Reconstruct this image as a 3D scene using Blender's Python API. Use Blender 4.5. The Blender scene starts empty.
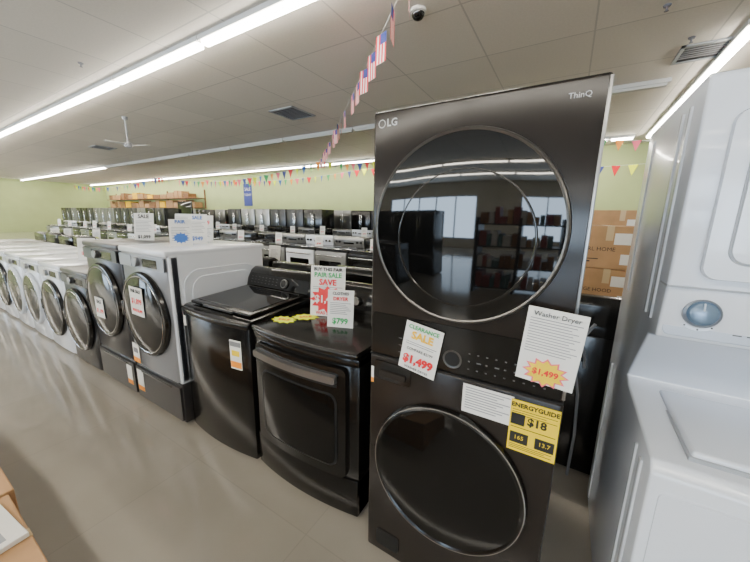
import bpy, bmesh, math, random
from mathutils import Matrix, Vector
random.seed(4)
S = bpy.context.scene
COL = S.collection

# ---------------------------------------------------------------- materials
def mat(name, col, rough=0.5, metal=0.0, coat=0.0, emit=None, estr=0.0, spec=0.5, noise=0.0, nscale=20, bump=0.0):
    m = bpy.data.materials.new(name); m.use_nodes = True
    nt = m.node_tree; b = nt.nodes['Principled BSDF']
    b.inputs['Base Color'].default_value = (*col, 1)
    b.inputs['Roughness'].default_value = rough
    b.inputs['Metallic'].default_value = metal
    b.inputs['Coat Weight'].default_value = coat
    b.inputs['Coat Roughness'].default_value = 0.05
    b.inputs['Specular IOR Level'].default_value = spec
    if emit:
        b.inputs['Emission Color'].default_value = (*emit, 1)
        b.inputs['Emission Strength'].default_value = estr
    if noise > 0 or bump > 0:
        tc = nt.nodes.new('ShaderNodeTexCoord')
        n = nt.nodes.new('ShaderNodeTexNoise'); n.inputs['Scale'].default_value = nscale
        n.inputs['Detail'].default_value = 4
        nt.links.new(tc.outputs['Object'], n.inputs['Vector'])
        if noise > 0:
            r = nt.nodes.new('ShaderNodeValToRGB')
            r.color_ramp.elements[0].position = .3; r.color_ramp.elements[1].position = .7
            r.color_ramp.elements[0].color = (*[c*(1-noise) for c in col], 1)
            r.color_ramp.elements[1].color = (*[min(1, c*(1+noise)) for c in col], 1)
            nt.links.new(n.outputs['Fac'], r.inputs['Fac'])
            nt.links.new(r.outputs['Color'], b.inputs['Base Color'])
        if bump > 0:
            bp = nt.nodes.new('ShaderNodeBump'); bp.inputs['Strength'].default_value = bump
            bp.inputs['Distance'].default_value = 0.002
            nt.links.new(n.outputs['Fac'], bp.inputs['Height'])
            nt.links.new(bp.outputs['Normal'], b.inputs['Normal'])
    return m

M = {}
M['tower']   = mat('black_steel', (.017,.0135,.0115), .17, .0, noise=.08, nscale=3, spec=.28)
M['towerdk'] = mat('black_gloss_panel', (.006,.0055,.005), .12, .0, spec=.4)
M['glass']   = mat('dark_glass', (.003,.003,.003), .03, 0, coat=0, spec=.55)
M['glassw']  = mat('dark_glass_washer', (.003,.003,.003), .05, 0, coat=0, spec=.35)
M['glass2']  = mat('dark_glass_inner', (.010,.009,.008), .1, 0, coat=0, spec=.4)
M['ring']    = mat('satin_ring', (.13,.125,.12), .3, .9)
M['chrome']  = mat('chrome', (.60,.60,.61), .15, 1)
M['black']   = mat('black_enamel', (.006,.0055,.005), .16, 0, coat=.1, spec=.35)
M['blackm']  = mat('black_plastic', (.010,.010,.010), .5, spec=.3)
M['graph']   = mat('graphite_enamel', (.040,.038,.040), .3, .4)
M['white']   = mat('white_enamel', (.76,.80,.87), .22, 0, coat=.4)
M['white2']  = mat('white_plastic', (.66,.71,.79), .35)
M['lgrey']   = mat('light_grey_plastic', (.36,.38,.41), .4)
M['handle']  = mat('brushed_handle', (.30,.30,.30), .3, .9)
M['steel']   = mat('stainless', (.28,.28,.28), .32, .9)
M['steeldk'] = mat('dark_stainless', (.05,.05,.052), .3, .7)
M['paper']   = mat('paper', (.84,.83,.79), .6)
M['yellow']  = mat('label_yellow', (.92,.66,.0), .5)
M['fyellow'] = mat('fluor_yellow', (.85,.95,.0), .5)
M['gold']    = mat('burst_gold', (.95,.55,.0), .5)
M['orange']  = mat('label_orange', (.95,.32,.02), .5)
M['red']     = mat('print_red', (.75,.015,.025), .5)
M['pink']    = mat('print_pink', (.9,.15,.22), .5)
M['blue']    = mat('print_blue', (.03,.14,.5), .5)
M['navy']    = mat('flag_navy', (.04,.06,.28), .6)
M['green']   = mat('print_green', (.03,.4,.10), .5)
M['ink']     = mat('ink', (.01,.01,.01), .6)
M['greyink'] = mat('grey_ink', (.22,.22,.24), .6)
M['dimink']  = mat('dim_ink', (.12,.12,.12), .5)
M['lightink']= mat('light_ink', (.6,.6,.6), .6)
M['card']    = mat('cardboard', (.46,.27,.13), .8, noise=.12, nscale=6, bump=.1)
M['tape']    = mat('tape', (.6,.45,.25), .3)
M['housing'] = mat('fixture_white', (.7,.7,.68), .4)
M['tube']    = mat('tube_emission', (1,1,1), .4, emit=(1,.93,.80), estr=50)
M['tubeoff'] = mat('tube_unlit', (.5,.5,.48), .4)
M['wood']    = mat('wood_shelf', (.26,.12,.05), .5, noise=.3, nscale=8)
M['frame']   = mat('aluminium_frame', (.35,.35,.36), .35, .8)
M['wallg']   = mat('wall_green', (.49,.57,.26), .8, noise=.03, nscale=2)
M['wallc']   = mat('wall_cream', (.50,.46,.38), .8, noise=.03, nscale=2)
M['darkmetal']=mat('dark_metal', (.04,.04,.04), .4, .7)
M['maroon']  = mat('dull_red_packaging', (.30,.06,.06), .6)
M['tealp']   = mat('dull_teal_packaging', (.08,.17,.18), .6)

def floor_mat():
    m = bpy.data.materials.new('floor_vinyl'); m.use_nodes = True
    nt = m.node_tree; b = nt.nodes['Principled BSDF']; N = nt.nodes.new; L = nt.links.new
    tc = N('ShaderNodeTexCoord')
    br = N('ShaderNodeTexBrick'); br.offset = 0
    br.inputs['Scale'].default_value = 1
    br.inputs['Brick Width'].default_value = .92; br.inputs['Row Height'].default_value = .92
    br.inputs['Mortar Size'].default_value = .003
    br.inputs['Color1'].default_value = (.375,.345,.30,1); br.inputs['Color2'].default_value = (.365,.335,.29,1)
    br.inputs['Mortar'].default_value = (.33,.305,.27,1)
    n = N('ShaderNodeTexNoise'); n.inputs['Scale'].default_value = 1.6; n.inputs['Detail'].default_value = 8
    mx = N('ShaderNodeMixRGB'); mx.blend_type = 'MULTIPLY'; mx.inputs[0].default_value = .6
    rp = N('ShaderNodeValToRGB'); rp.color_ramp.elements[0].position=.3; rp.color_ramp.elements[0].color=(.75,.75,.75,1)
    rp.color_ramp.elements[1].position=.7
    n2 = N('ShaderNodeTexNoise'); n2.inputs['Scale'].default_value = 5; n2.inputs['Detail'].default_value = 2
    L(tc.outputs['Object'], br.inputs['Vector']); L(tc.outputs['Object'], n.inputs['Vector']); L(tc.outputs['Object'], n2.inputs['Vector'])
    L(n.outputs['Fac'], rp.inputs['Fac']); L(br.outputs['Color'], mx.inputs[1]); L(rp.outputs['Color'], mx.inputs[2])
    L(mx.outputs[0], b.inputs['Base Color'])
    mr = N('ShaderNodeMapRange'); mr.inputs['To Min'].default_value=.06; mr.inputs['To Max'].default_value=.17
    L(n.outputs['Fac'], mr.inputs['Value']); L(mr.outputs[0], b.inputs['Roughness'])
    b.inputs['Specular IOR Level'].default_value=.8
    bp = N('ShaderNodeBump'); bp.inputs['Strength'].default_value=.06; bp.inputs['Distance'].default_value=.004
    L(n2.outputs['Fac'], bp.inputs['Height']); L(bp.outputs['Normal'], b.inputs['Normal'])
    return m
def ceil_mat():
    m = bpy.data.materials.new('ceiling_tiles'); m.use_nodes = True
    nt = m.node_tree; b = nt.nodes['Principled BSDF']; N = nt.nodes.new; L = nt.links.new
    tc = N('ShaderNodeTexCoord')
    br = N('ShaderNodeTexBrick'); br.offset = 0
    br.inputs['Scale'].default_value = 1
    br.inputs['Brick Width'].default_value = 1.22; br.inputs['Row Height'].default_value = 1.22
    br.inputs['Mortar Size'].default_value = .010
    br.inputs['Color1'].default_value = (.84,.80,.73,1); br.inputs['Color2'].default_value = (.78,.745,.68,1)
    br.inputs['Mortar'].default_value = (.60,.58,.54,1)
    n = N('ShaderNodeTexNoise'); n.inputs['Scale'].default_value = 40; n.inputs['Detail'].default_value = 3
    mx = N('ShaderNodeMixRGB'); mx.blend_type='MULTIPLY'; mx.inputs[0].default_value=.15
    L(tc.outputs['Object'], br.inputs['Vector']); L(tc.outputs['Object'], n.inputs['Vector'])
    L(br.outputs['Color'], mx.inputs[1]); L(n.outputs['Fac'], mx.inputs[2]); L(mx.outputs[0], b.inputs['Base Color'])
    b.inputs['Roughness'].default_value = .85
    return m
M['floor'] = floor_mat(); M['ceil'] = ceil_mat()

# ---------------------------------------------------------------- geometry helpers
def finish(bm, name, m, parent=None, smooth=True, mtx=None):
    bmesh.ops.recalc_face_normals(bm, faces=bm.faces[:])
    if mtx is not None: bmesh.ops.transform(bm, matrix=mtx, verts=bm.verts[:])
    me = bpy.data.meshes.new(name); bm.to_mesh(me); bm.free()
    if isinstance(m, (list, tuple)):
        for k in m: me.materials.append(k)
    else: me.materials.append(m)
    if smooth:
        me.shade_smooth(); me.set_sharp_from_angle(angle=math.radians(35))
    o = bpy.data.objects.new(name, me); COL.objects.link(o)
    if parent: o.parent = parent
    return o
def empty(name, loc=(0,0,0), rz=0):
    e = bpy.data.objects.new(name, None); e.empty_display_size=.1
    e.location = loc; e.rotation_euler = (0,0,rz); COL.objects.link(e); return e
def box(name, a, b, m, parent=None, bev=0, seg=3, mtx=None):
    bm = bmesh.new()
    bmesh.ops.create_cube(bm, size=1)
    for v in bm.verts:
        v.co = Vector([(a[i]+b[i])/2 + v.co[i]*(b[i]-a[i]) for i in range(3)])
    if bev>0: bmesh.ops.bevel(bm, geom=bm.edges[:], offset=bev, segments=seg, profile=.5, affect='EDGES')
    return finish(bm, name, m, parent, bev>0, mtx)
def boxes(name, lst, m, parent=None):
    bm = bmesh.new()
    for it in lst:
        a, b = it[0], it[1]; mi = it[2] if len(it)>2 else 0
        r = bmesh.ops.create_cube(bm, size=1)
        for v in r['verts']:
            v.co = Vector([(a[i]+b[i])/2 + v.co[i]*(b[i]-a[i]) for i in range(3)])
        for f in set(f for v in r['verts'] for f in v.link_faces): f.material_index = mi
    return finish(bm, name, m, parent, False)
def prism(name, pts, axis, lo, hi, m, parent=None, bev=0, seg=2, mtx=None):
    bm = bmesh.new()
    def P(p, t):
        if axis=='z': return (p[0],p[1],t)
        if axis=='x': return (t,p[0],p[1])
        return (p[0],t,p[1])
    A=[bm.verts.new(P(p,lo)) for p in pts]; B=[bm.verts.new(P(p,hi)) for p in pts]
    bm.faces.new(A); bm.faces.new(B[::-1]); n=len(pts)
    for i in range(n): bm.faces.new((A[i],A[(i+1)%n],B[(i+1)%n],B[i]))
    bmesh.ops.recalc_face_normals(bm, faces=bm.faces[:])
    if bev>0:
        ed=[e for e in bm.edges if e.calc_face_angle(0)>.5]
        bmesh.ops.bevel(bm, geom=ed, offset=bev, segments=seg, profile=.5, affect='EDGES')
    return finish(bm, name, m, parent, True, mtx)
def lathe(name, prof, c, m, parent=None, axis='y', n=64, mtx=None):
    bm = bmesh.new(); rings=[]
    for r,t in prof:
        if r < 1e-6:
            rings.append([bm.verts.new((0,t,0))])
        else:
            rings.append([bm.verts.new((r*math.cos(2*math.pi*i/n), t, r*math.sin(2*math.pi*i/n))) for i in range(n)])
    for k in range(len(rings)-1):
        A,B=rings[k],rings[k+1]
        for i in range(n):
            j=(i+1)%n
            if len(A)==1 and len(B)==1: continue
            if len(A)==1: bm.faces.new((A[0],B[i],B[j]))
            elif len(B)==1: bm.faces.new((A[i],A[j],B[0]))
            else: bm.faces.new((A[i],A[j],B[j],B[i]))
    R = Matrix.Identity(4)
    if axis=='z': R = Matrix.Rotation(-math.pi/2,4,'X')   # +y profile -> -z
    if axis=='x': R = Matrix.Rotation(math.pi/2,4,'Z')
    T = Matrix.Translation(c) @ R
    if mtx is not None: T = mtx @ T
    return finish(bm, name, m, parent, True, T)
def plate(name, x0,x1,z0,z1,r, yf, th, m, parent=None, mtx=None, n=24):
    bm = bmesh.new(); xs=[]
    for i in range(9): xs.append(x0 + r*(1-math.cos(i/8*math.pi/2)))
    for i in range(1,n): xs.append(x0+r+(x1-x0-2*r)*i/n)
    for i in range(9): xs.append(x1 - r*(1-math.sin(i/8*math.pi/2)) )
    F=[];K=[]
    for x in xs:
        d = 0
        if r>0:
            if x < x0+r: d = r-math.sqrt(max(0,r*r-(x0+r-x)**2))
            elif x > x1-r: d = r-math.sqrt(max(0,r*r-(x-x1+r)**2))
        y = yf(x)
        e = min(th*.4, .004)
        F.append((bm.verts.new((x,y-th,z0+d+e)), bm.verts.new((x,y-th,z1-d-e))))
        K.append((bm.verts.new((x,y,z0+d)), bm.verts.new((x,y,z1-d))))
    for i in range(len(xs)-1):
        bm.faces.new((F[i][0],F[i+1][0],F[i+1][1],F[i][1]))
        bm.faces.new((F[i][1],F[i+1][1],K[i+1][1],K[i][1]))
        bm.faces.new((F[i+1][0],F[i][0],K[i][0],K[i+1][0]))
    bm.faces.new((F[0][0],F[0][1],K[0][1],K[0][0])); bm.faces.new((F[-1][1],F[-1][0],K[-1][0],K[-1][1]))
    return finish(bm, name, m, parent, True, mtx)
def tube(name, pts, r, m, parent=None):
    cu = bpy.data.curves.new(name,'CURVE'); cu.dimensions='3D'; cu.bevel_depth=r; cu.bevel_resolution=2
    sp = cu.splines.new('POLY'); sp.points.add(len(pts)-1)
    for i,p in enumerate(pts): sp.points[i].co=(*p,1)
    me_o = bpy.data.objects.new(name,cu); COL.objects.link(me_o)
    dg = bpy.context.evaluated_depsgraph_get()
    me = bpy.data.meshes.new_from_object(me_o.evaluated_get(dg)); bpy.data.objects.remove(me_o)
    me.materials.clear(); me.materials.append(m); me.shade_smooth()
    o = bpy.data.objects.new(name,me); COL.objects.link(o)
    if parent: o.parent=parent
    return o
def text(body, size, x, y, z, m, parent, sx=1.0, rot=None, bold=0):
    cu = bpy.data.curves.new('lettering','FONT'); cu.body=body; cu.size=size; cu.extrude=.0004; cu.offset=bold
    cu.align_x='CENTER'; cu.align_y='CENTER'; cu.materials.append(m); cu.resolution_u=2
    o = bpy.data.objects.new('lettering',cu); COL.objects.link(o); o.parent=parent
    o.location=(x,y,z); o.rotation_euler = rot or (math.pi/2,0,0); o.scale=(sx,1,1); return o
def joinup(root, name):
    ch=[c for c in root.children if c.type=='MESH']
    bm=bmesh.new(); mats=[]
    for c in ch:
        idx=[]
        for k in c.data.materials:
            if k not in mats: mats.append(k)
            idx.append(mats.index(k))
        tmp=bmesh.new(); tmp.from_mesh(c.data); tmp.transform(c.matrix_basis)
        for f in tmp.faces: f.material_index = idx[f.material_index]
        me=bpy.data.meshes.new('t'); tmp.to_mesh(me); tmp.free(); bm.from_mesh(me); bpy.data.meshes.remove(me)
    me=bpy.data.meshes.new(name); bm.to_mesh(me); bm.free()
    for k in mats: me.materials.append(k)
    me.shade_smooth(); me.set_sharp_from_angle(angle=math.radians(35))
    o=bpy.data.objects.new(name,me); COL.objects.link(o)
    o.location=root.location; o.rotation_euler=root.rotation_euler
    for c in ch: bpy.data.objects.remove(c)
    bpy.data.objects.remove(root)
    return o
def dup(o, loc, rz=0):
    n=bpy.data.objects.new(o.name.split('.')[0], o.data); n.location=loc; n.rotation_euler=(0,0,rz); COL.objects.link(n); return n

HC = 3.7; XL=-34; XR=7.5; YF=-13; YB=11.9
# ---------------------------------------------------------------- room shell
box('floor',(XL-.2,YF-.2,-.1),(XR+.2,YB+.2,0),M['floor'])
box('ceiling',(XL-.2,YF-.2,HC),(XR+.2,YB+.2,HC+.1),M['ceil'])
box('wall_back',(XL,YB,0),(XR,YB+.2,HC),M['wallg'])
box('wall_left',(XL-.2,YF,0),(XL,YB,HC),M['wallg'])
box('wall_right',(XR,YF,0),(XR+.2,YB,HC),M['wallc'])
wins=[(-32,-26),(-24.5,-18.5),(-17,-11),(-9.5,-3.5),(-1.2,5.8)]
parts=[((XL,YF-.2,0),(XR,YF,.5)),((XL,YF-.2,2.9),(XR,YF,HC))]
xp=XL
for a,b in wins: parts.append(((xp,YF-.2,.5),(a,YF,2.9))); xp=b
parts.append(((xp,YF-.2,.5),(XR,YF,2.9)))
boxes('wall_front',parts,M['wallc'])
for i,(a,b) in enumerate(wins):
    fr=[((a,YF-.14,.5),(b,YF-.06,.56)),((a,YF-.14,2.84),(b,YF-.06,2.9))]
    k=5
    for j in range(k+1):
        x=a+(b-a-.06)*j/k; fr.append(((x,YF-.14,.56),(x+.06,YF-.06,2.84)))
    boxes('window_%d'%(i+1),fr,M['frame'])
    ld=bpy.data.lights.new('daylight','AREA'); ld.shape='RECTANGLE'; ld.size=b-a; ld.size_y=2.3
    ld.energy=820; ld.color=(.62,.80,1)
    lo=bpy.data.objects.new('daylight',ld); lo.location=((a+b)/2,YF-.17,1.7)
    COL.objects.link(lo)
    lo.rotation_euler=Vector((0,-1,0)).to_track_quat('Z','Y').to_euler()
boxes('baseboard_back',[((XL,YB-.015,0),(XR,YB,.1))],M['blackm'])

# ---------------------------------------------------------------- fluorescent strips
def strip_x(y, x0, x1, lit=True, seg=2.44):
    L=[]; x=x0
    while x < x1-.5:
        e=min(x+seg,x1)
        L.append(((x+.01,y-.07,HC-.06),(e-.01,y+.07,HC-.002),0))
        L.append(((x+.05,y-.045,HC-.10),(e-.05,y+.045,HC-.06),1))
        x=e
    return boxes('fluorescent_strip_light',L,[M['housing'] if lit else M['tubeoff'],M['tube'] if lit else M['tubeoff']])
def strip_y(x, y0, y1, seg=2.44):
    L=[]; y=y0
    while y < y1-.5:
        e=min(y+seg,y1)
        L.append(((x-.07,y+.01,HC-.06),(x+.07,e-.01,HC-.002),0))
        L.append(((x-.045,y+.05,HC-.10),(x+.045,e-.05,HC-.06),1))
        y=e
    return boxes('fluorescent_strip_light',L,[M['housing'],M['tube']])
strip_x(2.70,-33.5,-.4)
strip_x(6.95,-33.5,-19.5)
strip_x(6.95,-19.5,1.1,lit=False)
strip_x(10.8,-33.5,1.2)
strip_y(1.48,5.4,10.9)
strip_x(-1.7,-33,6)
strip_x(-7.8,-33,1.4)
strip_x(-10.3,-33,6)

# ---------------------------------------------------------------- signs
def sign(name, w, h, loc, rx=0, ry=0, rz=0, items=(), base='paper', burst=None, lines=None):
    e=empty(name,loc); e.rotation_euler=(rx,ry,rz)
    box('sheet',(-w/2,-.0015,-h/2),(w/2,.0015,h/2),M[base],e)
    for t in items:
        body,size,x,z,mm=t[:5]
        text(body,size,x,-.0046,z,M[mm],e,bold=t[5] if len(t)>5 else 0)
    if lines:
        L=[]
        for (x0,x1,z,th) in lines: L.append(((x0,-.0022,z-th/2),(x1,-.0016,z+th/2)))
        boxes('small_print',L,M['greyink'],e)
    if burst:
        for (bx,bz,br,mm,yy) in burst:
            pts=[]
            for i in range(24):
                r=br*(1 if i%2==0 else .72); a=math.pi*2*i/24
                pts.append((bx+r*math.cos(a)*1.15, bz+r*math.sin(a)*.85))
            prism('starburst',pts,'y',-yy-.0008,-yy,M[mm],e)
    return e

# ---------------------------------------------------------------- washer-dryer tower
TX, TY = -.633, 1.027
W, D = .686, .77
t = empty('washer_dryer_tower',(TX,TY,0))
box('cabinet_lower',(0,.035,.02),(W,D,.99),M['tower'],t,.006)
box('cabinet_upper',(0,.035,.99),(W,D,1.887),M['tower'],t,.006)
box('front_lower',(0,0,.03),(W,.035,.984),M['tower'],t,.01)
box('front_upper',(0,0,.990),(W,.035,1.89),M['tower'],t,.01)
box('edge_highlight',(W-.0080,-.0012,1.0),(W+.0006,.02,1.882),M['handle'],t,.002,2)  # added bright strip imitating the reflection along the right bevel
for x in (.06,W-.06):
    for y in (.1,D-.1): lathe('foot',[(0,-.0),(.025,0),(.025,.025),(0,.025)],(x,y,.025),M['blackm'],t,axis='z',n=16)
flat=lambda x:0.0
plate('control_glass',.012,W-.012,.996,1.165,.012,flat,.003,M['towerdk'],t)
cx=.333; cz=1.493
lathe('dryer_door_ring',[(.296,.001),(.308,0),(.310,-.008),(.307,-.018),(.302,-.021),(.297,-.018)],(cx,0,cz),M['ring'],t,n=96)
lathe('dryer_door_glass',[(.302,-.017),(.27,-.0185),(.20,-.021),(.1,-.0225),(0,-.023)],(cx,0,cz),M['glass'],t,n=96)
lathe('dryer_door_inner',[(.222,-.0200),(.219,-.0217),(.216,-.0217),(.214,-.0203)],(cx+.01,0,cz-.03),M['glass2'],t,n=96)
cz2=.56; cx2=.336
lathe('washer_door_ring',[(.276,.001),(.291,0),(.295,-.008),(.291,-.022),(.280,-.028),(.268,-.022)],(cx2,0,cz2),M['towerdk'],t,n=96)
lathe('washer_door_trim',[(.285,-.0262),(.2875,-.0266),(.289,-.0245)],(cx2,0,cz2),M['chrome'],t,n=96)
lathe('washer_door_glass',[(.275,-.024),(.25,-.027),(.2,-.030),(.1,-.032),(0,-.033)],(cx2,0,cz2),M['glassw'],t,n=96)
lathe('dial_ring',[(.026,-.003),(.03,-.004),(.033,-.004),(.034,-.003)],(.34,0,1.045),M['ring'],t)
lathe('dial_face',[(.027,-.0032),(.0,-.0042)],(.34,0,1.045),M['blackm'],t)
L=[]
for i in range(9):
    for j in range(3):
        x=.395+i*.029; z=1.022+j*.028
        L.append(((x,-.0036,z),(x+.006+.008*((i*j)%2),-.0031,z+.004)))
for i in range(5):
    for j in range(3):
        x=.13+i*.034; z=1.022+j*.028
        L.append(((x,-.0036,z),(x+.014,-.0031,z+.002)))
boxes('touch_marks',L,M['dimink'],t)
plate('drawer',.025,.185,.885,.965,.01,flat,.004,M['towerdk'],t)
plate('drawer_grip',.05,.165,.90,.93,.008,lambda x:-.004,.006,M['tower'],t)
plate('filter_cover',.05,.16,.07,.15,.012,flat,.004,M['blackm'],t)
box('seam',(.001,-.001,.9845),(W-.001,.03,.9895),M['blackm'],t)
text('LG',.034,.075,-.0012,1.848,M['lightink'],t,bold=.0006)
lathe('badge',[(.011,-.0005),(.013,-.0012),(.014,-.0005)],(.035,0,1.848),M['lightink'],t,n=32)
text('ThinQ',.02,.62,-.0012,1.845,M['lightink'],t)
box('side_label',(.008,-.0012,.86),(.02,-.0004,.93),M['paper'],t); box('side_label_stripe',(.008,-.0016,.86),(.02,-.0010,.88),M['orange'],t)
box('white_label',(.385,-.0015,.862),(.55,-.0004,.968),M['paper'],t)
boxes('white_label_print',[((.395,-.002,.955-i*.0095),(.54-(i%3)*.02,-.0016,.958-i*.0095)) for i in range(9)],M['greyink'],t)
ex0,ex1,ez0,ez1=.543,.683,.782,.963
g=empty('energy_label'); g.parent=t
box('label_sheet',(ex0,-.0035,ez0),(ex1,-.002,ez1),M['yellow'],g)
text('ENERGYGUIDE',.0205,(ex0+ex1)/2,-.0042,ez1-.017,M['ink'],g,bold=.0007)
boxes('label_print',[((ex0+.006,-.0042,ez1-.034-i*.008),(ex1-.006-(i%2)*.03,-.0037,ez1-.0325-i*.008)) for i in range(3)]
  +[((ex0+.006,-.0042,ez0+.085),(ex1-.006,-.0037,ez0+.087)),((ex0+.006,-.0042,ez0+.03),(ex0+.06,-.0037,ez0+.068)),((ex1-.06,-.0042,ez0+.03),(ex1-.006,-.0037,ez0+.068))]
  +[((ex0+.006,-.0042,ez0+.022-i*.006),(ex1-.01-(i%2)*.02,-.0037,ez0+.0235-i*.006)) for i in range(3)]
  +[((ex0+.004,-.0042,ez0+.095),(ex0+.045,-.0037,ez0+.135))],M['ink'],g)
text('$18',.036,(ex0+ex1)/2+.01,-.0042,ez0+.115,M['ink'],g,bold=.0012)
text('165',.02,ex0+.033,-.0046,ez0+.05,M['yellow'],g); text('13.7',.02,ex1-.033,-.0046,ez0+.05,M['yellow'],g)

sign('price_sign',.145,.19,(-.41,TY-.012,1.055),ry=math.radians(9),
  items=[('CLEARANCE',.021,0,.078,'green',.0004),('SALE',.040,0,.047,'gold',.0014),('$1,499',.043,0,-.05,'red',.0022),('COMPARE $2199',.014,0,-.008,'ink'),('WASHER DRYER',.013,0,-.083,'ink')],
  lines=[(-.06,.06,.018,.002),(-.06,.05,.010,.002)])
sg=sign('price_sign',.152,.23,(-.002,TY-.030,1.165),ry=math.radians(4),
  items=[('Washer Dryer',.02,0,.097,'ink'),('$1,499',.025,0,-.078,'red',.0008)],
  lines=[(-.066,.066-(i*37%5)*.006,.082-i*.0085,.0022) for i in range(13)],
  burst=[(.0,-.078,.054,'pink',.0022),(.0,-.078,.047,'yellow',.0032)])

# ---------------------------------------------------------------- bulged dryer / washer
def bulge_fn(Wd,b): return lambda x: b*((2*x/Wd-1)**2)
def plan(Wd,Dd,b,off=0,n=14):
    f=bulge_fn(Wd,b)
    return [(Wd*i/n, f(Wd*i/n)+off) for i in range(n+1)]+[(Wd,Dd),(0,Dd)]
def build_dryer(body='black', name='clothes_dryer'):
    Wd,Dd,b=.735,.74,.036; e=empty(name); f=bulge_fn(Wd,b)
    B=M[body]
    prism('cabinet',plan(Wd,Dd,b,.02),'z',.02,.885,B,e,.008)
    prism('front_kick',plan(Wd,.3,b,.012),'z',.025,.235,B,e,.006)
    prism('front_upper',plan(Wd,.3,b,.012),'z',.845,.885,B,e,.004)
    prism('top_panel',plan(Wd,Dd,b,.0),'z',.885,.918,B,e,.013,3)
    plate('door',.055,Wd-.055,.245,.838,.03,lambda x:f(x)+.022,.028,B,e)
    plate('door_window_frame',.115,Wd-.10,.30,.70,.05,lambda x:f(x)-.005,.006,M['blackm'] if body=='black' else M['lgrey'],e)
    plate('door_window',.125,Wd-.11,.31,.69,.045,lambda x:f(x)-.0108,.003,M['glassw'],e)
    plate('handle',.06,Wd-.10,.755,.800,.012,lambda x:f(x)-.006,.022,M['handle'],e)
    plate('handle_shadow_gap',.06,Wd-.10,.735,.756,.004,lambda x:f(x)-.0055,.006,M['blackm'],e)
    prism('console',[(.56,.915),(.585,1.02),(.62,1.075),(.66,1.09),(.72,1.085),(.735,1.04),(.735,.915)],'x',.01,Wd-.01,B,e,.008)
    sl=Matrix.Translation((0,.583,.955))@Matrix.Rotation(math.radians(-14),4,'X')
    plate('console_glass',.04,Wd-.04,0,.08,.01,lambda x:0,.006,M['glass'],e,mtx=sl)
    lathe('dial',[(.028,0),(.03,-.02),(.026,-.024),(0,-.024)],(Wd/2,.575,.995),M['chrome'],e,n=32)
    for x in (.06,Wd-.06):
        for y in (.12,Dd-.1): lathe('foot',[(0,0),(.022,0),(.022,.022),(0,.022)],(x,y,.022),M['blackm'],e,axis='z',n=12)
    return e
def build_toploader(body='black', name='top_load_washer'):
    Wd,Dd,b=.70,.74,.032; e=empty(name); f=bulge_fn(Wd,b); B=M[body]
    prism('cabinet',plan(Wd,Dd,b,.012),'z',.02,.89,B,e,.01)
    prism('deck',[(.045,.885),(.04,.905),(.065,.925),(.55,.955),(.735,.955),(.735,.885)],'x',.002,Wd-.002,B,e,.006)
    prism('front_lip',plan(Wd,.25,b,-.004),'z',.875,.915,B,e,.014,3)
    tl=Matrix.Translation((0,.085,.930))@Matrix.Rotation(math.radians(3.6),4,'X')
    box('lid_frame',(.04,0,0),(Wd-.04,.46,.022),B,e,.009,mtx=tl)
    box('lid_glass',(.075,.045,.0225),(Wd-.075,.43,.025),M['glass'],e,.001,1,mtx=tl)
    box('lid_handle',(.2,-.012,.004),(Wd-.2,.012,.018),M['graph'],e,.005,mtx=tl)
    boxes('lid_trim',[((.07,.04,.021),(Wd-.07,.045,.026)),((.07,.43,.021),(Wd-.07,.435,.026))],M['ring'],e).matrix_basis=tl
    prism('console',[(.555,.95),(.575,1.03),(.61,1.09),(.65,1.115),(.71,1.11),(.735,1.07),(.735,.94)],'x',.004,Wd-.004,B,e,.01)
    sl=Matrix.Translation((0,.563,.975))@Matrix.Rotation(math.radians(-20),4,'X')
    plate('console_glass',.03,Wd-.03,0,.10,.01,lambda x:-.002,.006,M['glass'],e,mtx=sl)
    lathe('dial_ring',[(.03,-.008),(.034,-.02),(.030,-.026),(0,-.026)],(Wd*.62,0,.05),M['handle'],e,n=32,mtx=sl)
    lathe('dial_cap',[(.027,-.0262),(.02,-.029),(0,-.03)],(Wd*.62,0,.05),M['blackm'],e,n=32,mtx=sl)
    boxes('console_marks',[((.06+i*.04,-.0095,.028+j*.022),(.072+i*.04,-.0085,.030+j*.022)) for i in range(8) for j in range(3)],M['greyink'],e).matrix_basis=sl
    for x in (.06,Wd-.06):
        for y in (.12,Dd-.1): lathe('foot',[(0,0),(.022,0),(.022,.022),(0,.022)],(x,y,.022),M['blackm'],e,axis='z',n=12)
    return e

dr=build_dryer(); dr.location=(-1.478,1.06,0)
wm=build_toploader(); wm.location=(-2.195,1.055,0)
fw=bulge_fn(.70,.032)
plate('hang_tag',.545,.635,.615,.80,.004,lambda x:fw(x)+.008,.0015,M['paper'],wm)
plate('hang_tag_band',.548,.632,.625,.665,.002,lambda x:fw(x)+.0064,.001,M['orange'],wm)
plate('hang_tag_band2',.56,.62,.70,.735,.002,lambda x:fw(x)+.0064,.001,M['yellow'],wm)
plate('hang_tag_head',.548,.632,.76,.79,.002,lambda x:fw(x)+.0064,.001,M['greyink'],wm)
boxes('badge_label',[((.02,.036,.78),(.05,.0385,.85))],M['paper'],wm)
dA=joinup(build_dryer(),'clothes_dryer'); wA=joinup(build_toploader(),'top_load_washer')
dW=joinup(build_dryer('white'),'clothes_dryer'); wW=joinup(build_toploader('white'),'top_load_washer')

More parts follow.
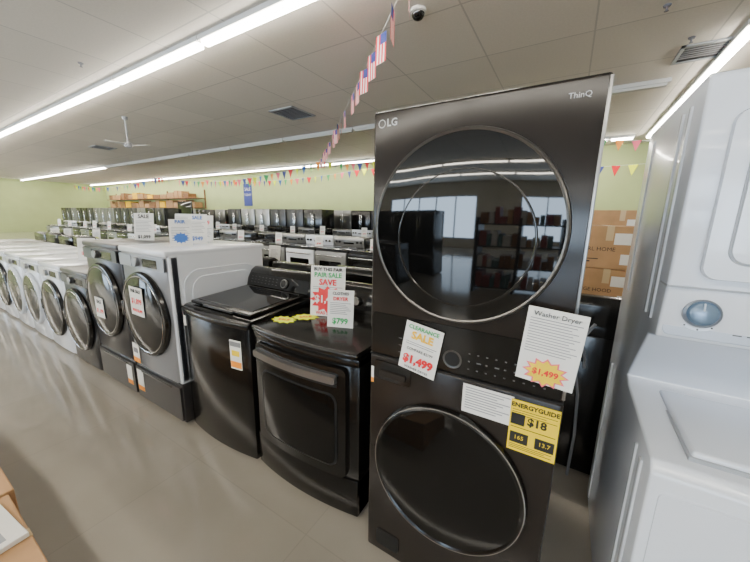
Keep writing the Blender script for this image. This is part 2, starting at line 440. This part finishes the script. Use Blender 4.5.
# ---------------------------------------------------------------- front-load washers
def build_front(body, door, ped=None, name='front_load_washer', panel=None, front=None):
    Wd,Dd,H=.69,.80,.96; e=empty(name); B=M[body]; z0=.325 if ped else .02
    P=M[panel or body]; Fm=M[front or body]
    box('cabinet',(0,.02,z0),(Wd,Dd-.02,z0+H-.02),B,e,.012)
    box('top',(0,.0,z0+H-.045),(Wd,Dd,z0+H),B,e,.014)
    prism('front',[(0,.03),(0.04,.008),(Wd/2,0),(Wd-.04,.008),(Wd,.03),(Wd,.08),(0,.08)],'z',z0+.01,z0+H-.04,Fm,e,.006)
    plate('control_panel',.02,Wd-.02,z0+H-.145,z0+H-.05,.012,lambda x:.004,.008,P,e)
    plate('display',.38,.58,z0+H-.13,z0+H-.07,.006,lambda x:-.004,.002,M['glass'],e)
    plate('drawer',.035,.22,z0+H-.14,z0+H-.058,.01,lambda x:-.004,.004,P,e)
    lathe('dial',[(.033,0),(.035,-.02),(.03,-.026),(0,-.026)],(.31,-.004,z0+H-.098),M['handle'],e,n=32)
    c=(Wd/2,0,z0+.475)
    lathe('door_ring',[(.26,.02),(.310,.012),(.318,-.010),(.308,-.028),(.284,-.034),(.272,-.030)],c,M[door],e,n=64)
    lathe('door_chrome',[(.282,-.0345),(.285,-.0355),(.288,-.034)],c,M['chrome'],e,n=64)
    lathe('door_glass',[(.278,-.032),(.24,-.038),(.17,-.044),(.08,-.047),(0,-.048)],c,M['glassw'],e,n=64)
    box('door_handle',(Wd/2-.322,-.037,z0+.42),(Wd/2-.29,-.015,z0+.54),M[door],e,.008)
    for sx,rz in ((Wd,math.pi/2),(0,-math.pi/2)):
        mt=Matrix.Translation((sx,Dd/2,0))@Matrix.Rotation(rz,4,'Z')
        plate('side_emboss',-.30,.30,z0+.12,z0+.82,.12,lambda x:.002,.010,B,e,mtx=mt)
        plate('side_emboss_inner',-.25,.25,z0+.17,z0+.77,.10,lambda x:-.006,.010,B,e,mtx=mt)
    if ped:
        Pm=M[ped]
        box('pedestal',(0,.02,.02),(Wd,Dd-.03,.32),Pm,e,.008)
        plate('pedestal_drawer',.01,Wd-.01,.035,.305,.01,lambda x:.022,.018,Pm,e)
        box('pedestal_handle',(.12,-.004,.275),(Wd-.12,.006,.287),M['ring'],e,.003)
        for x in (.05,Wd-.05):
            for y in (.1,Dd-.1): lathe('foot',[(0,0),(.025,0),(.025,.022),(0,.022)],(x,y,.022),M['blackm'],e,axis='z',n=12)
    else:
        for x in (.05,Wd-.05):
            for y in (.1,Dd-.1): lathe('foot',[(0,0),(.025,0),(.025,.022),(0,.022)],(x,y,.022),M['blackm'],e,axis='z',n=12)
    return e
YR=1.04
def tag(u,x,z,w,h,lines_):
    box('price_tag',(x,-.0525,z),(x+w,-.0505,z+h),M['paper'],u)
    for (s,sz,dz,mm) in lines_: text(s,sz,x+w/2,-.0532,z+h/2+dz,M[mm],u,bold=.0015)
M['grey_front']=mat('front_grey',(.26,.27,.29),.3,.3)  # darker grey for the white washer's front and control panel
u1=build_front('white','black','graph',front='grey_front',panel='grey_front'); u1.location=(-2.915,YR,0)
tag(u1,.24,.80,.19,.21,[('PAIR SALE',.032,.075,'ink'),('$1,899',.055,.0,'red'),('WAS $2,499',.028,-.068,'red')])
boxes('tall_label',[((.045,-.0095,.36),(.15,-.0085,.52),0),((.045,-.0105,.36),(.15,-.0096,.40),1),((.06,-.0105,.44),(.13,-.0096,.48),2)],[M['paper'],M['orange'],M['greyink']],u1)
boxes('pedestal_label',[((.03,.0015,.10),(.13,.003,.28),0),((.03,.0005,.10),(.13,.0015,.14),1)],[M['paper'],M['orange']],u1)
u2=build_front('graph','black','graph'); u2.location=(-3.625,YR,0)
tag(u2,.27,.66,.16,.17,[('SALE',.04,.05,'ink'),('$1,199',.048,-.03,'red')])
boxes('tall_label',[((.55,.0015,.10),(.64,.003,.27),0),((.55,.0005,.10),(.64,.0015,.14),1)],[M['paper'],M['orange']],u2)
u3=joinup(build_front('steeldk','black'),'front_load_washer'); u3.location=(-4.335,YR,0)
uw=joinup(build_front('white','black'),'front_load_washer'); uw.location=(-5.045,YR,0)
uw2=joinup(build_front('white','white2'),'front_load_washer'); uw2.location=(-5.755,YR,0)
dup(uw2,(-6.465,YR,0)); dup(uw,(-7.175,YR,0)); dup(uw2,(-7.885,YR,0)); dup(u3,(-8.595,YR,0)); dup(uw,(-9.305,YR,0))

# ---------------------------------------------------------------- stacked laundry center (white, right)
lc=empty('stacked_laundry_center',(.27,0,0)); LW=.69
prof=[(1.04,.02),(1.02,.05),(1.02,.865),(1.045,.895),(1.47,.915),(1.52,.93),(1.33,1.165),(1.24,1.185),(1.222,1.34),(1.22,1.90),(1.235,1.915),(1.93,1.915),(1.95,1.90),(1.95,.02)]
prism('cabinet',prof,'x',0,LW,M['white'],lc,.008,3)
box('washer_lid',(.09,1.085,.897),(.60,1.465,.924),M['white'],lc,.010)
boxes('lid_gap',[((.084,1.079,.893),(.606,1.471,.9085))],M['lgrey'],lc)
box('lid_lip',(.24,1.07,.897),(.45,1.09,.915),M['white2'],lc,.004)
plate('washer_front',.025,LW-.025,.10,.82,.02,lambda x:1.02,.006,M['white'],lc)
cp=Matrix.Translation((0,1.240,1.19))@Matrix.Rotation(math.radians(-7),4,'X')
box('panel_seam',(-.001,1.215,1.345),(LW+.001,1.30,1.350),M['lgrey'],lc)
M['panelc']=mat('panel_blue_grey',(.50,.56,.66),.35)
plate('control_panel',.012,LW-.012,.004,.148,.018,lambda x:.001,.010,M['panelc'],lc,mtx=cp)
M['kblue']=mat('knob_cap',(.13,.20,.29),.25,.3,coat=.5)
M['kring']=mat('knob_ring',(.24,.27,.32),.3,.7)
kz=.083
for kx in (.087,.36,.55):
    lathe('knob_dial',[(.055,-.0085),(.053,-.0115),(.046,-.0115),(.045,-.0085)],(kx,0,kz),M['white'],lc,n=48,mtx=cp)
    lathe('knob_ring',[(.040,-.009),(.042,-.018),(.041,-.030),(.036,-.033),(.033,-.030)],(kx,0,kz),M['kring'],lc,n=48,mtx=cp)
    lathe('knob',[(.036,-.029),(.030,-.036),(.026,-.038),(0,-.038)],(kx,0,kz),M['kblue'],lc,n=48,mtx=cp)
    box('knob_pointer',(kx-.002,-.040,kz+.008),(kx+.002,-.034,kz+.030),M['white2'],lc,.001,1,mtx=cp)
L=[]
for k in range(10):
    a=math.pi*(.1+.2*k)
    L.append(((.087+.0497*math.cos(a)-.002,-.0125,kz+.0497*math.sin(a)-.002),(.087+.0497*math.cos(a)+.002,-.0114,kz+.0497*math.sin(a)+.002)))
L+=[((.16+i*.028,-.0102,.03+j*.02),(.178+i*.028,-.0088,.033+j*.02)) for i in range(5) for j in range(5)]
boxes('panel_print',L,M['ink'],lc).matrix_basis=cp
plate('dryer_door',.06,LW-.06,1.375,1.815,.035,lambda x:1.22,.024,M['white'],lc)
plate('dryer_door_inset',.10,LW-.10,1.42,1.77,.04,lambda x:1.196,.003,M['lgrey'],lc)
plate('dryer_door_panel',.105,LW-.105,1.425,1.765,.035,lambda x:1.193,.006,M['white'],lc)
plate('door_handle',LW-.095,LW-.07,1.52,1.66,.008,lambda x:1.196,.02,M['white2'],lc)
box('door_label',(.13,1.1855,1.56),(.25,1.1865,1.66),M['paper'],lc)
for i,(y0,y1) in enumerate(((1.10,1.125),(1.18,1.195),(1.84,1.86))):
    box('side_rib_%d'%i,(-.006,y0,.06),(.002,y1,.84),M['white'],lc,.003)
for i,y0 in enumerate((1.32,1.40,1.80)):
    box('side_rib_up_%d'%i,(-.006,y0,1.22),(.002,y0+.018,1.86),M['white'],lc,.003)
for x in (.06,LW-.06):
    for y in (1.10,1.88): lathe('foot',[(0,0),(.025,0),(.025,.022),(0,.022)],(x,y,.022),M['blackm'],lc,axis='z',n=12)

# ---------------------------------------------------------------- refrigerators, ranges
def build_fridge(body='steel', name='french_door_refrigerator', side='steeldk'):
    e=empty(name); B=M[body]
    box('case',(0,.07,.03),(.91,.76,1.77),M[side],e,.01)
    box('door_l',(.003,0,.66),(.452,.068,1.775),B,e,.012); box('door_r',(.458,0,.66),(.907,.068,1.775),B,e,.012)
    box('freezer',(.003,0,.05),(.907,.068,.65),B,e,.012)
    for x in (.40,.48): box('handle',(x,-.05,.85),(x+.03,-.025,1.6),M['chrome'],e,.008)
    boxes('mounts',[((x+.005,-.03,z),(x+.025,.005,z+.03)) for x in (.40,.48) for z in (.88,1.54)]+[((x,-.03,.565),(x+.03,.005,.585)) for x in (.12,.76)],M['chrome'],e)
    box('handle_f',(.08,-.05,.56),(.83,-.025,.59),M['chrome'],e,.008)
    boxes('feet',[((.03,.1,0),(.1,.2,.04)),((.81,.1,0),(.88,.2,.04)),((.03,.6,0),(.1,.7,.04)),((.81,.6,0),(.88,.7,.04))],M['blackm'],e)
    return joinup(e,name)
def build_range(body='steel', name='kitchen_range'):
    e=empty(name); B=M[body]
    box('case',(0,.03,.03),(.76,.66,.90),M['blackm'],e,.005)
    box('cooktop',(0,.0,.90),(.76,.66,.918),M['glass'],e,.005)
    for x,y,r in ((.2,.18,.09),(.56,.18,.11),(.2,.45,.08),(.56,.45,.08)):
        lathe('burner',[(r,0),(r,-.002),(r-.006,-.002),(r-.006,0)],(x,y,.918),M['lgrey'],e,axis='z',n=24)
    prism('backguard',[(.60,.915),(.58,1.06),(.60,1.11),(.66,1.11),(.66,.915)],'x',0,.76,B,e,.006)
    plate('display',.25,.51,.97,1.06,.008,lambda x:.592,.004,M['glass'],e)
    for x in (.07,.16,.60,.69): lathe('knob',[(.025,0),(.022,-.03),(0,-.03)],(x,.59,1.01),M['blackm'],e,n=16)
    box('oven_door',(.005,-.02,.27),(.755,.03,.86),B,e,.008)
    plate('window',.12,.64,.38,.68,.02,lambda x:-.02,.003,M['glass'],e)
    box('handle',(.06,-.075,.775),(.70,-.05,.80),M['chrome'],e,.008)
    boxes('mounts',[((.07,-.055,.78),(.09,-.018,.795)),((.67,-.055,.78),(.69,-.018,.795))],M['chrome'],e)
    box('drawer',(.005,-.015,.05),(.755,.03,.255),B,e,.006)
    boxes('feet',[((.03,.1,0),(.08,.15,.04)),((.68,.1,0),(.73,.15,.04)),((.03,.55,0),(.08,.6,.04)),((.68,.55,0),(.73,.6,.04))],M['blackm'],e)
    return joinup(e,name)
fS=build_fridge('steel'); fB=build_fridge('steeldk'); fK=build_fridge('black',side='black'); fW=build_fridge('white',side='white')
rS=build_range('steel'); rB=build_range('black'); rW=build_range('white')
first={}
def place(o,loc,rz=0):
    if o.name not in first:
        first[o.name]=1; o.location=loc; o.rotation_euler=(0,0,rz); return o
    return dup(o,loc,rz)
x=5.6; i=0
while x>-33:
    o=[fS,fB,fK,fS,fB,fK][i%6] if x>-22 else [fS,fB,fW,fK,fB][i%5]
    place(o,(x,11.08,0)); x-=.96; i+=1
x=-18.2
while x>-32:
    place(random.choice([fS,fB,fK,fB,fK]),(x,8.3,0)); x-=.97
# island of refrigerators in the middle of the back area
x=-9.0
while x>-14.5:
    place(random.choice([fS,fB,fK]),(x,9.45,0)); x-=.97
x=.52; i=0
seq=[wA,dA,wA,dA,wA,dA,wW,dW,wA,dA,wA,dA,wA,dA]
rowB=[]
while x>-9.5:
    o=seq[i%len(seq)]; wd=.70 if o in (wA,wW) else .735
    place(o,(x,2.82,0),math.pi); rowB.append((x-wd/2,o)); x-=wd+.03; i+=1
for (y,rz,x0,x1) in ((4.7,0,-1.0,-21),(6.08,math.pi,-.24,-21),(7.9,0,-2,-15)):
    x=x0;i=0
    while x>x1:
        place([rS,rB,rB,rS,rB][(i+int(y))%5] if i%9!=5 else rW,(x,y,0),rz); x-=.80; i+=1

# ---------------------------------------------------------------- signs standing on appliances
def stand_sign(loc,w=.2,h=.27,items=(),lines=None,rz=0,burst=None,base='paper'):
    return sign('price_sign',w,h,(loc[0],loc[1],loc[2]+h/2*math.cos(.12)+.002),rx=-.12,rz=rz,items=items,lines=lines,burst=burst,base=base)
ln=lambda w,z0,n,dz=.012:[(-w,w-(i*3%4)*.01,z0-i*dz,.003) for i in range(n)]
stand_sign((-1.22,1.47,.918),.22,.31,[('BUY THIS PAIR',.028,0,.135,'ink',.0008),('PAIR SALE',.040,0,.10,'green',.0012),('SAVE',.05,0,.055,'red',.0016),('$1,499',.060,0,-.05,'paper',.002),('WAS $2,198',.028,0,-.135,'red',.0006)],ln(.095,.026,2),
   burst=[(0,-.05,.100,'red',.0024)],rz=.35)
stand_sign((-1.03,1.35,.918),.15,.21,[('CLOTHES',.022,0,.085,'ink',.0005),('DRYER',.028,0,.055,'red',.0008),('$799',.045,0,-.07,'green',.0014)],ln(.06,.032,7,.010),rz=.35)
for (bx,by,r) in ((-1.385,1.26,0),(-1.315,1.37,.5)):
    e=empty('sale_starburst',(bx,by,.9195),r)
    pts=[((.085 if k%2==0 else .062)*math.cos(math.pi*k/10),(.060 if k%2==0 else .044)*math.sin(math.pi*k/10)) for k in range(20)]
    prism('burst',pts,'z',0,.0012,M['fyellow'],e)
    text('SALE',.035,0,0,.0018,M['red'],e,rot=(0,0,.3),bold=.0008)
stand_sign((-2.62,1.50,1.285),.16,.24,[('SALE',.040,0,.09,'blue',.001),('$949',.045,0,-.08,'blue',.001)],ln(.065,.055,8,.012),rz=.5)
stand_sign((-2.50,1.30,1.285),.15,.20,[('PAIR',.034,0,.08,'blue',.001)],ln(.06,.04,9,.012),rz=.9,burst=[(0,-.04,.05,'blue',.0018)])
stand_sign((-2.78,1.66,1.285),.17,.23,[('$899',.05,0,.05,'red',.001)],ln(.07,.0,7,.012),rz=.3)
stand_sign((-3.25,1.38,1.285),.17,.24,[('SALE',.045,0,.09,'ink',.001),('$1,099',.040,0,-.09,'ink',.001)],ln(.07,.05,8,.013),rz=.6)
stand_sign((-3.05,1.62,1.285),.18,.24,[('$1,199',.045,0,-.08,'red',.001)],ln(.08,.09,10,.013),rz=.4)
stand_sign((-4.05,1.4,.98),.18,.25,[('$799',.05,0,-.05,'ink',.001)],ln(.08,.09,7,.013),rz=.7)
stand_sign((-4.75,1.4,.98),.18,.25,[('$699',.05,0,-.05,'red',.001)],ln(.08,.09,7,.013),rz=.7)
random.seed(5)
for k,(xc,o) in enumerate(rowB):
    if k in (0,): continue
    if k%4!=3:
        bb=[(0,-.05,.055,'fyellow',.0018)] if k%3==1 else None
        stand_sign((xc+random.uniform(-.15,.15),2.35,.955 if o in (wA,wW) else .918),random.uniform(.13,.18),random.uniform(.18,.26),[('$%d99'%(4+k%5),.045,0,-.05,'red' if k%2 else 'ink',.001)],ln(.055,.08,7,.013),rz=random.uniform(.0,.6),burst=bb)
for k in range(14):
    xx=-1.4-1.4*k+random.uniform(-.3,.3)
    stand_sign((xx,4.95,.92),random.uniform(.14,.2),random.uniform(.2,.28),[('$%d49'%(5+k%4),.05,0,-.05,'red',.001)],ln(.06,.08,6,.013),rz=.3)
for k in range(8):
    xx=-2.4-1.5*k+random.uniform(-.3,.3)
    stand_sign((xx,8.2,.92),.18,random.uniform(.22,.28),[('$%d49'%(5+k%4),.05,0,-.05,'red',.001)],ln(.06,.08,6,.013),rz=.3)

# ---------------------------------------------------------------- hoses behind washer, boxes
dh_=empty('drain_hose',(0,0,0))
tube('hose_a',[(.10+.07*math.cos(a*.32),2.015,.72+.16*math.sin(a*.32)) for a in range(16)],.009,M['greyink'],dh_)
tube('hose_b',[(.17,2.015,.02),(.175,2.015,.3),(.16,2.012,.55),(.13,2.012,.72),(.15,2.015,.9),(.19,2.02,.98)],.008,M['greyink'],dh_)
def carton(loc,w,d,h,name='cardboard_box',art=True,rz=0,m='card',word='WASHER'):
    e=empty(name,loc,rz)
    box('carton',(0,0,0),(w,d,h),M[m],e,.004,1)
    box('tape_strip',(w/2-.025,-.001,h-.12),(w/2+.025,d+.001,h+.001),M['tape'],e)
    if art:
        boxes('print',[((w*.08,-.0015,h*.15),(w*.3,-.0005,h*.18)),((w*.08,-.0015,h*.22),(w*.4,-.0005,h*.24))],M['ink'],e)
        boxes('shipping_label',[((w*.66,-.0015,h*.12),(w*.88,-.0005,h*.36)),((w*.56,-.0015,h*.58),(w*.80,-.0005,h*.84))],M['paper'],e)
        text(word,h*.13,w*.34,-.0015,h*.46,M['ink'],e)
    return e
carton((.02,3.3,0),.62,.72,.78); carton((.03,3.3,.784),.60,.70,.34,word='RANGE HOOD'); carton((.02,3.3,1.128),.58,.68,.36,word='WHIRL HOME')
carton((.68,3.35,0),.72,.72,.78); carton((.70,3.35,.784),.72,.7,.40)
carton((.1,4.6,0),.85,.8,1.0); carton((.12,4.6,1.004),.8,.75,.65)
for i in range(4):
    carton((-3.3+i*.66,-.46+.02*(i%2),0),.64,.64,.30,name='cardboard_box',art=False)
    e=empty('appliance_manual',(-3.25+i*.66,-.36,.3025),.05*(i%3))
    box('booklet',(.05,.1,0),(.35,.50,.02),M['paper'],e,.002,1); box('cover_art',(.08,.25,.02),(.32,.45,.021),M['lgrey'],e)
sh=[]
for zz in (1.86,2.45): sh.append(((-32,11.2,zz),(-19.5,11.85,zz+.04),0))
for xx in (-32,-28,-24,-19.6): sh.append(((xx,11.82,1.86),(xx+.06,11.88,3.0),0))
random.seed(8)
for zz in (1.90,2.49):
    xx=-31.8
    while xx<-20.3:
        w=random.uniform(.3,.9); h=random.uniform(.25,.5); sh.append(((xx,11.3,zz),(xx+w,11.8,zz+h),random.choice([1,1,2,3]))); xx+=w+random.uniform(.02,.2)
boxes('stock_shelf',sh,[M['wood'],M['card'],M['gold'],M['wood']])
tv=empty('television',(-16.6,8.5,0)); box('stand',(0,0,0),(1.1,.4,.9),M['blackm'],tv,.01); box('screen',(-.05,.15,.95),(1.15,.22,2.1),M['glass'],tv,.01); box('neck',(.5,.17,.9),(.6,.22,.97),M['blackm'],tv)
wb=empty('wall_banner',(-15.5,11.88,2.6)); box('cloth',(-.35,0,-.6),(.35,.01,.6),M['navy'],wb); text('SALE',.24,0,-.005,.3,M['paper'],wb); text('TODAY',.18,0,-.005,0,M['paper'],wb)
wb=empty('wall_banner',(-6.2,11.88,2.5)); box('cloth',(-.3,0,-.35),(.3,.01,.35),M['navy'],wb); text('OPEN',.2,0,-.005,0,M['paper'],wb)

# ---------------------------------------------------------------- ceiling things
def ceiling_vent(x,y,s=.6):
    e=empty('ceiling_vent',(x,y,HC))
    boxes('frame',[((-s/2,-s/2,-.02),(s/2,-s/2+.04,-.001)),((-s/2,s/2-.04,-.02),(s/2,s/2,-.001)),((-s/2,-s/2,-.02),(-s/2+.04,s/2,-.001)),((s/2-.04,-s/2,-.02),(s/2,s/2,-.001))],M['lgrey'],e)
    boxes('louvres',[((-s/2+.04,-s/2+.06+i*.065,-.018),(s/2-.04,-s/2+.08+i*.065,-.008)) for i in range(int((s-.1)/.065))],M['greyink'],e)
    box('duct',(-s/2+.03,-s/2+.03,-.006),(s/2-.03,s/2-.03,-.001),M['blackm'],e)
ceiling_vent(-5.4,5.4,.7); ceiling_vent(1.235,6.07,.55)
ceiling_vent(-14,5.0)
dc=empty('security_dome_camera',(-1.64,3.53,HC-.001)); lathe('base',[(0,0),(.085,0),(.085,.03),(.07,.035)],(0,0,0),M['housing'],dc,axis='z',n=32)
lathe('dome',[(.07,.03),(.065,.06),(.045,.085),(0,.1)],(0,0,0),M['glass'],dc,axis='z',n=32)
for (sx_,sy_) in ((1.0,5.6),(-6.5,2.2),(-2.8,8.0),(.6,4.7)):
    e=empty('fire_sprinkler',(sx_,sy_,HC-.001)); lathe('cup',[(0,0),(.035,0),(.03,.015),(.01,.02),(.01,.05),(.02,.052),(.02,.055),(0,.055)],(0,0,0),M['greyink'],e,axis='z',n=16)
cf=empty('ceiling_fan',(-9.1,3.75,HC-.001))
lathe('canopy',[(0,0),(.06,0),(.05,.06),(.016,.07),(.016,.55),(.07,.57),(.08,.61),(.07,.66),(0,.68)],(0,0,0),M['lgrey'],cf,axis='z',n=24)
for k in range(3):
    mt=Matrix.Rotation(k*2*math.pi/3+.4,4,'Z')@Matrix.Rotation(.12,4,'X')
    box('blade_%d'%k,(.06,-.05,-.62),(.46,.05,-.61),M['housing'],cf,.003,1,mtx=mt)

def garland(name, p0, p1, sag, step, kind, w, h):
    p0=Vector(p0); p1=Vector(p1); Lg=(p1-p0).length; n=int(Lg/step); bm=bmesh.new()
    d=(p1-p0).normalized(); dh=Vector((d.x,d.y,0)).normalized()
    def P(s):
        t_=s/Lg; return p0.lerp(p1,t_)-Vector((0,0,sag*4*t_*(1-t_)))
    def quad(a,b,c,e,mi):
        f=bm.faces.new([bm.verts.new(v) for v in (a,b,c,e)]); f.material_index=mi
    mats=[M['paper'],M['red'],M['navy'],M['fyellow'],M['orange'],M['green'],M['blue'],M['pink']]
    K=max(12,n)
    for i in range(K):
        a=P(Lg*i/K); b=P(Lg*(i+1)/K); u=Vector((0,0,.004)); quad(a+u,b+u,b-u,a-u,0)
    perp=Vector((-dh.y,dh.x,0))
    for i in range(n):
        c=P(Lg*(i+.5)/n); tw=random.uniform(-.5,.5)
        wd=(dh*math.cos(tw)+perp*math.sin(tw))*w/2; dn=Vector((0,0,-h))+perp*random.uniform(-.02,.02)
        if kind=='flag':
            for k in range(7):
                a=c-wd+wd*2*k/7; b=c-wd+wd*2*(k+1)/7
                if k<4: quad(a+dn*.36,b+dn*.36,b+dn,a+dn,(k+1)%2)
                else: quad(a,b,b+dn,a+dn,(k+1)%2)
            quad(c-wd,c-wd+wd*2*4/7,c-wd+wd*2*4/7+dn*.36,c-wd+dn*.36,2)
        else:
            f=bm.faces.new([bm.verts.new(v) for v in (c-wd,c+wd,c+dn)]); f.material_index=[1,3,6,5,4,7,2][i%7]
    bmesh.ops.remove_doubles(bm,verts=bm.verts[:],dist=1e-6)
    me=bpy.data.meshes.new(name); bm.to_mesh(me); bm.free()
    for k in mats: me.materials.append(k)
    o=bpy.data.objects.new(name,me); COL.objects.link(o); return o
garland('flag_garland',(-.62,2.05,3.58),(-7.9,9.2,3.5),.04,.44,'flag',.19,.30)
garland('pennant_garland',(-33,9.6,3.5),(-20,9.6,3.5),.35,.36,'tri',.24,.32)
garland('pennant_garland',(-20,9.6,3.5),(-8,9.4,3.5),.45,.36,'tri',.24,.32)
garland('pennant_garland',(-8,9.4,3.5),(-2.0,7.4,3.5),.35,.34,'tri',.20,.26)
garland('pennant_garland',(-18,11.0,3.4),(-7,11.0,3.4),.25,.36,'tri',.22,.28)
garland('pennant_garland',(-7,11.1,3.4),(7,11.1,3.4),.4,.36,'tri',.22,.28)
garland('pennant_garland',(-.6,9.2,3.5),(6,8.8,3.5),.35,.30,'tri',.17,.22)

# ---------------------------------------------------------------- things behind the camera (seen in the glass doors)
gs=[]
for zz in (.1,.55,1.0,1.45): gs.append(((-1.3,-4.2,zz),(.4,-3.7,zz+.03),0))
for xx in (-1.33,-.48,.37): gs.append(((xx,-4.25,0),(xx+.06,-3.68,1.6),0))
for zz in (.13,.58,1.03,1.48):
    xx=-1.25
    while xx<.2:
        w=random.uniform(.06,.16); gs.append(((xx,-4.15,zz),(xx+w,-3.72,zz+random.uniform(.14,.34)),random.choice([1,2,3,4,5,5]))); xx+=w+.015
boxes('gondola_shelf',gs,[M['darkmetal'],M['card'],M['lightink'],M['tealp'],M['wood'],M['maroon']])
for k in range(9): place([fK,fB,fS][k%3],(-5.2-k*1.0,-7.2,0),math.pi)
for k in range(4): dup([u3,uw][k%2],(-2.9-k*.72,-2.9,0),math.pi)
for k in range(3): dup(fK,(-2.6-k*.95,-4.6,0),math.pi)

# ---------------------------------------------------------------- world, camera
w=bpy.data.worlds.new('world'); S.world=w; w.use_nodes=True
w.node_tree.nodes['Background'].inputs[0].default_value=(.75,.85,1,1); w.node_tree.nodes['Background'].inputs[1].default_value=1.0

cam=bpy.data.cameras.new('camera'); cam.sensor_width=36; cam.lens=36*315/750; cam.clip_start=.02; cam.clip_end=200
co=bpy.data.objects.new('camera',cam); COL.objects.link(co); S.camera=co
fw_=Vector((-.5038,.84,-.1996)).normalized(); rt=Vector((.8557,.5173,.0177)); rt=(rt-fw_*rt.dot(fw_)).normalized(); up=rt.cross(fw_)
R=Matrix((rt,up,-fw_)).transposed().to_4x4(); co.matrix_world=Matrix.Translation((0,0,1.53))@R
